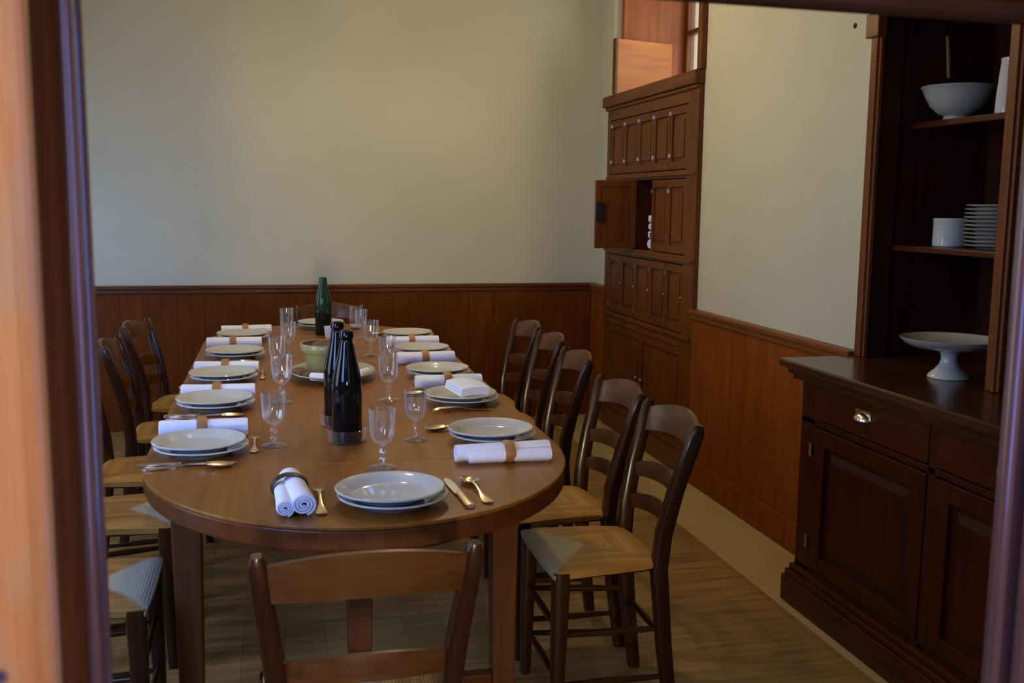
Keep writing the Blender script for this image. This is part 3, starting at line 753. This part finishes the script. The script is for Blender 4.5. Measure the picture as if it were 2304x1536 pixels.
def cut_thing(kind):
    t = thing(kind, (0, 0, -5), '', kind)
    if kind == 'fork':
        h, b = make_fork(); h.name = 'handle'; h.parent = t; b.build('tines', 'silver', t, smooth=True)
    elif kind == 'spoon':
        h, b = make_spoon(); h.name = 'handle'; h.parent = t; b.build('bowl', 'silver', t, smooth=True)
    else:
        b = MB(); flat_bar(b, [(-.118, .007, .001), (-.112, .0105, .0008), (-.06, .0085, .001), (-.03, .0075, .0015), (-.022, .0095, .001), (-.014, .006, .002)], .006); b.build('handle', 'silver', t, smooth=True)
        b = MB(); flat_bar(b, [(-.016, .008, .003), (0, .010, .003), (.07, .0105, .003), (.10, .009, .003), (.118, .002, .003)], .0012); b.build('blade', 'steel', t, smooth=True)
    return t
proto = {k: cut_thing(k) for k in ('fork', 'spoon', 'table_knife')}
for k in proto: proto[k]['category'] = {'fork': 'fork', 'spoon': 'spoon', 'table_knife': 'knife'}[k]
used = {}
def cutlery(kind, x, y, rz, label, s=1.0, z=TZ + .0004):
    if kind not in used: o = proto[kind]; used[kind] = 1
    else: o = copy_tree(proto[kind])
    o.location = (x, y, z); o.rotation_euler = (0, 0, R_(rz)); o.scale = (s, s, s); o['label'] = label; o['group'] = {'fork': 'silver forks', 'spoon': 'silver spoons', 'table_knife': 'silver knives'}[kind] + ' beside the plates'
cutlery('fork', .081, 2.175, 0, 'silver fork between the end-on napkin and the near end plates')
cutlery('table_knife', .386, 2.185, 4, 'table knife just right of the near end plates')
cutlery('spoon', .432, 2.195, 4, 'silver spoon lying outermost right of the near end plates')
names = ['front', 'second', 'middle', 'fourth', 'farthest']
for (s_, w_, x, y), nm in zip(PL, names):
    cutlery('table_knife', x - .02, y - .128, -91, 'table knife in front of the %s left plates' % nm)
    cutlery('spoon', x - .01, y - .158, -92, 'silver spoon in front of the %s left plates' % nm)
for (s_, w_, x, y), nm in zip(PL, names):
    if nm in ('front', 'middle'): cutlery('fork', -.068 if nm == 'front' else -.06, y + .055 if nm == 'front' else y + .10, 0, 'small silver fork lying end-on just right of the %s left plates' % nm, .85)
for (s_, w_, x, y), nm in zip(PR, names):
    cutlery('fork', x - .02, y - .135 if nm != 'front' else y - .15, 92, 'silver fork in front of the %s right plates' % nm, .95)
    if nm in ('front', 'second', 'farthest'): cutlery('spoon', x - .06, y + .145, 86 if nm != 'front' else 94, 'silver spoon behind the %s right plates' % nm)

# ------------------------------------------------------------------ glasses
def facets(n, amt, zlo, zhi):
    def f(a, z):
        if z < zlo or z > zhi: return 1.0
        u = (a * n / (2 * math.pi)) % 1.0; return 1 - amt * math.cos((u - .5) * 2 * math.pi) * .5 - amt * .5
    return f
def make_goblet():
    t = thing('wine_glass', (0, 0, -5), '', 'glass', 'stemmed glasses on the table')
    b = MB(); b.lathe([(0, 0), (.0325, 0), (.033, .0015), (.030, .003), (.012, .006), (.006, .010), (0, .011)], 40); b.build('foot', 'glass', t, smooth=True)
    b = MB(); b.lathe([(0, .0105), (.0062, .0105), (.0075, .016), (.0105, .022), (.0065, .027), (.0068, .036), (.0105, .041), (.0075, .047), (.006, .052), (.009, .058), (0, .0585)], 24, fn=facets(8, .10, .015, .05)); b.build('stem', 'glass', t, smooth=True)
    b = MB(); b.lathe([(0, .058), (.010, .059), (.022, .066), (.0285, .080), (.0305, .095), (.0312, .120), (.0325, .146), (.0315, .1465), (.0302, .120), (.0295, .095), (.0273, .081), (.021, .0685), (.010, .0625), (0, .062)], 40, fn=facets(10, .045, .06, .11)); b.build('bowl', 'glass', t, smooth=True)
    return t
gob = make_goblet(); gfirst = [True]
for x, y, s, lb in (
    (-.017, 2.716, 1.0, 'stemmed glass nearest the doorway on the left row, right of the front left plates'),
    (.008, 3.316, 1.05, 'stemmed glass beside the second left plates'),
    (-.005, 3.85, 1.0, 'stemmed glass beside the middle left plates, left of the yellow crock'),
    (.041, 4.307, 1.0, 'stemmed glass behind and left of the yellow crock'),
    (.040, 4.86, 1.0, 'stemmed glass farthest back in the left row, left of the green bottle'),
    (.243, 2.435, 1.02, 'stemmed glass right behind the near end plates, beside the dark bottle'),
    (.362, 2.713, .98, 'stemmed glass left of the front right plates'),
    (.350, 3.293, 1.03, 'stemmed glass left of the second right plates with the folded napkin'),
    (.400, 3.80, 1.0, 'stemmed glass left of the middle right plates'),
    (.382, 4.278, 1.03, 'stemmed glass left of the fourth right plates'),
    (.385, 4.83, .95, 'stemmed glass left of the farthest right plates')):
    g = gob if gfirst[0] else copy_tree(gob); gfirst[0] = False
    g.location = (x, y, TZ); g.scale = (s, s, s); g['label'] = lb; g.rotation_euler = (0, 0, x * 3)
t = thing('tumbler', (.388, 5.205, TZ), 'tall straight glass with a white band, far back right of the green bottle', 'glass')
b = MB(); b.lathe([(0, 0), (.030, 0), (.031, .002), (.033, .118), (.0322, .1185), (.030, .012), (0, .010)], 32); b.build('glass_body', 'glass', t, smooth=True)
b = MB(); b.lathe([(0, .0102), (.0295, .0122), (.0302, .022), (0, .022)], 32); b.build('glass_base', plain('frosted_glass', (.75, .75, .72), .3), t, smooth=True, label='whitish thick base')

# ------------------------------------------------------------------ bottles and coasters
def bottle_prof(H=.302, R=.041):
    return [(0, .010), (R * .55, .003), (R * .9, 0), (R, .005), (R, .150), (R * .985, .162), (R * .92, .180), (R * .80, .202), (R * .66, .226), (R * .54, .248), (R * .46, .268), (R * .39, H - .022), (R * .40, H - .021), (R * .48, H - .018), (R * .49, H - .006), (R * .42, H), (R * .30, H), (R * .30, H - .010), (0, H - .012)]
for x, y, z, m, R, lb in ((.178, 2.735, TZ + .004, 'bottle', .0405, 'near-black wine bottle standing in a glass coaster, nearest the doorway'), (.166, 2.945, TZ + .004, 'bottle', .0405, 'near-black wine bottle half hidden behind the front bottle')):
    o = MB().lathe(bottle_prof(.300, R), 48).build('wine_bottle', m, smooth=True); o.location = (x, y, z); tag(o, lb, 'bottle', 'dark wine bottles')
o = MB().lathe(bottle_prof(.281, .040), 48).build('wine_bottle', 'green', smooth=True); o.location = (.216, 5.00, TZ); tag(o, 'green glass wine bottle standing alone at the far end of the table', 'bottle')
for x, y, lb in ((.178, 2.735, 'round clear glass coaster under the front dark bottle'), (.166, 2.945, 'round clear glass coaster under the dark bottle behind')):
    o = MB().lathe([(0, 0), (.049, 0), (.051, .002), (.054, .036), (.0525, .0365), (.048, .0035), (0, .0035)], 48).build('bottle_coaster', 'glass2', smooth=True)
    o.location = (x, y, TZ); tag(o, lb, 'coaster', 'glass coasters')
o = MB().lathe([(0, 0), (.018, 0), (.020, .003), (.025, .05), (.026, .056), (.0245, .056), (.022, .045), (.018, .006), (0, .005)], 32).build('white_cup', 'cloth', smooth=True)
o.location = (.238, 4.87, TZ); tag(o, 'small white cup beside the foot of the green bottle', 'cup')

# ------------------------------------------------------------------ serving dish with crock
o = MB().lathe([(0, .004), (.085, .004), (.088, 0), (.096, 0), (.105, .008), (.150, .026), (.158, .030), (.156, .033), (.146, .031), (.100, .014), (.085, .009), (0, .008)], 56, sy=1.35).build('serving_dish', 'china', smooth=True)
o.location = (.192, 3.76, TZ); tag(o, 'large shallow oval white dish in the middle of the table under the yellow crock', 'dish')
t = thing('crock', (.180, 3.83, TZ + .0095), 'pale yellow glazed bowl with thick rim standing on the oval dish', 'bowl')
b = MB(); b.lathe([(0, 0), (.070, 0), (.074, .004), (.086, .062), (.090, .078), (.099, .080), (.103, .086), (.103, .108), (.099, .113), (.094, .112)], 48, cap=False); b.build('bowl_body', 'crock', t, smooth=True)
b = MB(); b.lathe([(.0945, .1115), (.0900, .100), (.084, .076), (.078, .055), (.066, .012), (0, .010)], 48, cap=False); b.build('inner_glaze', 'crockin', t, smooth=True, label='brown glazed inside')
b = MB(); b.lathe([(0, 0), (.050, .0), (.066, .016), (.064, .032), (.046, .052), (.020, .062), (0, .064)], 28, sy=.9, fn=lambda a, z: 1 + .04 * math.sin(3 * a + z * 40)); o = b.build('bread_loaf', 'bread', smooth=True)
o.location = (.172, 3.845, TZ + .068); tag(o, 'round brown loaf heaped inside the yellow crock', 'bread')
for k, (x, y, s, lb) in enumerate(((.072, 3.70, 1.0, 'small dark bread roll at the left end of the oval dish'), (.108, 3.655, .85, 'small dark bread roll next to the little napkin on the oval dish'), (.215, 3.59, .85, 'small dark bread roll in front of the yellow crock'))):
    o = MB().lathe([(0, 0), (.018, .001), (.027, .010), (.026, .022), (.014, .032), (0, .034)], 20, sx=1.1, sy=.9, fn=lambda a, z, k=k: 1 + .07 * math.sin(4 * a + k + z * 60)).build('bread_roll', 'bread', smooth=True)
    o.location = (x, y, TZ + .018); o.scale = (s, s, s); tag(o, lb, 'bread', 'bread rolls on the dish')
napkin('rolled_napkin', .150, 3.590, TZ + .017, R_(-28), 'short rolled napkin on the front of the oval dish', .09, .017, None, 0, 21, group='little napkins on the dish')
napkin('rolled_napkin', .296, 3.66, TZ + .017, R_(60), 'short rolled napkin on the right end of the oval dish', .08, .017, None, 0, 22, group='little napkins on the dish')

# ------------------------------------------------------------------ dresser
t = thing('dresser', (0, 0, 0), 'dark mahogany dresser with worktop and open shelves built into the right wall', 'dresser')
DF = 1.785; DY0, DY1 = 1.76, 3.17
b = MB(); b.box((DF + .02, DY0, .10), (2.50, DY1, .815)); b.build('body', 'dark', t, .003)
b = MB(); b.box((1.742, DY0 - .0, 0), (2.04, 3.185, .095)); b.box((1.752, DY0, .095), (2.04, 3.18, .115)); b.box((1.765, DY0, .115), (2.04, 3.175, .135)); b.build('plinth', 'darky', t, .004)
b = MB(); b.box((1.758, DY0, .800), (2.04, 3.20, .818)); b.box((1.745, DY0, .818), (2.04, 3.215, .838)); b.build('cornice_moulding', 'darky', t, .006)
b = MB(); b.box((1.715 + .01, DY0, .838), (2.515, 3.245, .868)); b.build('worktop', 'counter', t, .007)
cols = [(2.455, 3.075), (1.80, 2.42)]
b = MB()
for y0, y1 in ((3.075, DY1), (2.42, 2.455), (DY0, 1.80)): b.box((DF, y0, .135), (DF + .022, y1, .80))
b.box((DF, DY0, .655), (DF + .022, DY1, .675)); b.box((DF, DY0, .135), (DF + .022, DY1, .150)); b.build('face_frame', 'dark', t, .002)
def pdoor(y0, y1, z0, z1, hingeY):
    f = DF - .004; b = MB(); sw = .062
    b.box((f, y0, z0), (f + .022, y0 + sw, z1)); b.box((f, y1 - sw, z0), (f + .022, y1, z1)); b.box((f, y0 + sw, z0), (f + .022, y1 - sw, z0 + .05)); b.box((f, y0 + sw, z1 - .055), (f + .022, y1 - sw, z1))
    o = b.build('door', 'dark', t, .003)
    # recessed panel with raised field
    b = MB(); yy0, yy1, zz0, zz1 = y0 + sw, y1 - sw, z0 + .05, z1 - .055
    b.box((f + .016, yy0, zz0), (f + .021, yy1, zz1))
    def ring(d, x): return [(x, yy0 + d, zz0 + d), (x, yy1 - d, zz0 + d), (x, yy1 - d, zz1 - d), (x, yy0 + d, zz1 - d)]
    v = ring(.018, f + .016) + ring(.045, f + .007); b.add(v, [(0, 1, 5, 4), (1, 2, 6, 5), (2, 3, 7, 6), (3, 0, 4, 7), (4, 5, 6, 7)])
    b.build('panel', 'dark', o, 0)
    for z in (z1 - .08, z0 + .09):
        MB().tube([(f - .004, hingeY, z - .022), (f - .004, hingeY, z + .022)], .006, 10).build('hinge', 'brass', o, smooth=True, label='brass hinge')
for (y0, y1), hy in zip(cols, (3.085, 1.795)):
    pdoor(y0 + .004, y1 - .004, .155, .650, hy)
    f = DF - .004
    dr = box('drawer', (f, y0 + .003, .680), (f + .022, y1 - .003, .796), 'darky', t, .004)
    yc2 = (y0 + y1) / 2 + .02
    # half-shell pull
    b = MB(); top = []; bot = []
    for i in range(13):
        th = math.pi * i / 12; r1 = []; r2 = []
        for j in range(7):
            ph = math.pi / 2 * j / 6; rr = .036; yy = yc2 + rr * math.cos(th); q = math.sin(th)
            r1.append((f - .026 * q * math.sin(ph) - .001, yy, .736 + .026 * q * math.cos(ph))); r2.append((f - .024 * q * math.sin(ph) - .0, yy * 1.0, .735 + .0235 * q * math.cos(ph)))
        top.append(r1); bot.append(r2)
    b.slab(top, bot); b.box((f - .002, yc2 - .042, .742), (f, yc2 + .042, .768)); b.build('drawer_pull', 'silver', dr, smooth=True, label='silver shell-shaped pull')
# upper part
b = MB(); b.box((2.50, 1.76, .868), (2.52, 3.25, 2.08)); b.box((2.05, 3.225, .868), (2.50, 3.25, 2.08)); b.box((2.05, 1.755, .868), (2.50, 1.775, 2.08)); b.box((2.05, 1.76, 2.05), (2.50, 3.25, 2.08))
for y in (3.02, 2.80, 2.30, 2.05): b.box((2.492, y - .006, .868), (2.50, y + .006, 2.05))
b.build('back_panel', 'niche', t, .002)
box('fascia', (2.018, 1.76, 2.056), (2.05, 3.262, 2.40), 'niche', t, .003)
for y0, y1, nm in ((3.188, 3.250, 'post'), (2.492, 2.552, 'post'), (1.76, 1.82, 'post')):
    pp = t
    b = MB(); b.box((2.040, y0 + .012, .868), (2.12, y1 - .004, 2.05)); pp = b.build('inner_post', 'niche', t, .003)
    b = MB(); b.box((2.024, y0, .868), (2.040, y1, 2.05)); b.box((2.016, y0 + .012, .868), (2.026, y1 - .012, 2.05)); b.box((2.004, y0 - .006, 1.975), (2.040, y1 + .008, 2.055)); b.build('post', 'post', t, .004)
for y0, y1 in ((2.556, 3.225), (1.83, 2.480)):
    box('shelf', (2.12, y0, 1.247), (2.50, y1, 1.267), 'darky', t, .003)
    box('shelf', (2.17, y0, 1.668), (2.50, y1, 1.690), 'darky', t, .003)
b = MB(); b.tube([(2.30, 3.218, 1.99), (2.29, 3.19, 1.90), (2.28, 3.17, 1.845)], [.006, .007, .006], 8); b.build('shelf_peg', 'ring', t, smooth=True, label='pale wooden stick high inside the niche')

# china on the dresser
o = MB().lathe([(0, .006), (.034, .006), (.040, 0), (.046, 0), (.044, .010), (.040, .016), (.060, .024), (.088, .050), (.105, .082), (.116, .108), (.121, .112), (.119, .115), (.112, .112), (.100, .084), (.084, .054), (.055, .030), (0, .024)], 56).build('footed_bowl', 'china', smooth=True)
o.location = (2.26, 3.085, 1.690); tag(o, 'large white footed bowl on the upper dresser shelf', 'bowl')
t2 = thing('white_vase', (2.265, 2.835, 1.690), 'tall white tapering vase at the right end of the upper dresser shelf', 'vase')
b = MB(); b.lathe([(0, .003), (.036, .003), (.039, 0), (.043, .004), (.042, .05), (.037, .12), (.033, .165), (.034, .176), (.031, .178), (.029, .165), (.033, .12), (.037, .05), (.034, .010), (0, .008)], 40); b.build('vase_body', 'plate', t2, smooth=True)
t2 = thing('white_mug', (2.235, 3.045, 1.267), 'short straight white pot on the lower dresser shelf, left of the plate stack', 'pot')
b = MB(); b.lathe([(0, .003), (.046, .003), (.049, 0), (.054, .004), (.054, .088), (.056, .092), (.054, .096), (.051, .094), (.050, .010), (0, .008)], 44); b.build('pot_body', 'plate', t2, smooth=True)
sp = MB().lathe([(0, .003), (.060, .003), (.064, 0), (.070, 0), (.074, .004), (.108, .010), (.110, .0125), (.106, .0145), (.074, .009), (.066, .007), (0, .006)], 48).build('stacked_plate', 'china', smooth=True)
nst = 11
for k in range(nst):
    o = sp if k == 0 else sp.copy()
    if k: COL.objects.link(o)
    o.location = (2.31 + random.uniform(-.002, .002), 2.895 + random.uniform(-.002, .002), 1.267 + .0130 * k)
    pos = {0: 'bottom plate of the white stack, resting on the shelf', nst - 1: 'topmost plate of the white stack'}.get(k, None)
    tag(o, (pos or 'white plate between the top and bottom of the stack') + ' on the lower dresser shelf', 'plate', 'stacked plates on the lower dresser shelf')
t2 = thing('cake_stand', (2.055, 2.760, .868), 'white china cake stand on a flared foot on the dresser worktop', 'cake stand')
b = MB(); b.lathe([(0, .005), (.050, .005), (.060, 0), (.063, .003), (.058, .012), (.040, .028), (.028, .045), (.024, .060), (.026, .075), (.034, .088), (.040, .090), (0, .0905)], 44); b.build('foot', 'plate', t2, smooth=True)
b = MB(); b.lathe([(0, .0900), (.060, .0905), (.110, .096), (.135, .108), (.150, .122), (.152, .126), (.149, .127), (.133, .115), (.108, .104), (0, .100)], 60); b.build('dish', 'china', t2, smooth=True)
t2 = thing('china_lid', (2.255, 2.70, .868), 'small white china lid with a knob on the dresser worktop, behind the cake stand', 'lid')
b = MB(); b.lathe([(0, 0), (.050, 0), (.052, .004), (.045, .016), (.020, .026), (0, .028)], 36); b.build('lid_body', 'plate', t2, smooth=True)
b = MB(); b.lathe([(0, .026), (.006, .027), (.006, .034), (.012, .040), (.012, .047), (0, .052)], 20); b.build('knob', 'plate', t2, smooth=True)

# linen in the open pigeon hole
for k, (z, r, lb) in enumerate(((0, .034, 'lowest'), (.063, .024, 'second'), (.108, .024, 'third'), (.153, .024, 'topmost'))):
    n_ = napkin('rolled_napkin', 2.135, yc + .02, 1.143 + z, R_(8 * (-1) ** k), '%s of the rolled white cloths stacked inside the open cupboard compartment' % lb, .13, r, None, 0, 30 + k, group='cloths in the open compartment')
# nail in the right wall
o = MB().lathe([(0, 0), (.009, 0), (.010, .002), (.006, .006), (0, .007)], 16).xf(Matrix.Rotation(-math.pi / 2, 4, 'Y')).build('wall_nail', 'iron', smooth=True)
o.location = (XR, 3.40, 2.045); tag(o, 'dark round nail head high on the right wall beside the dresser', 'nail')
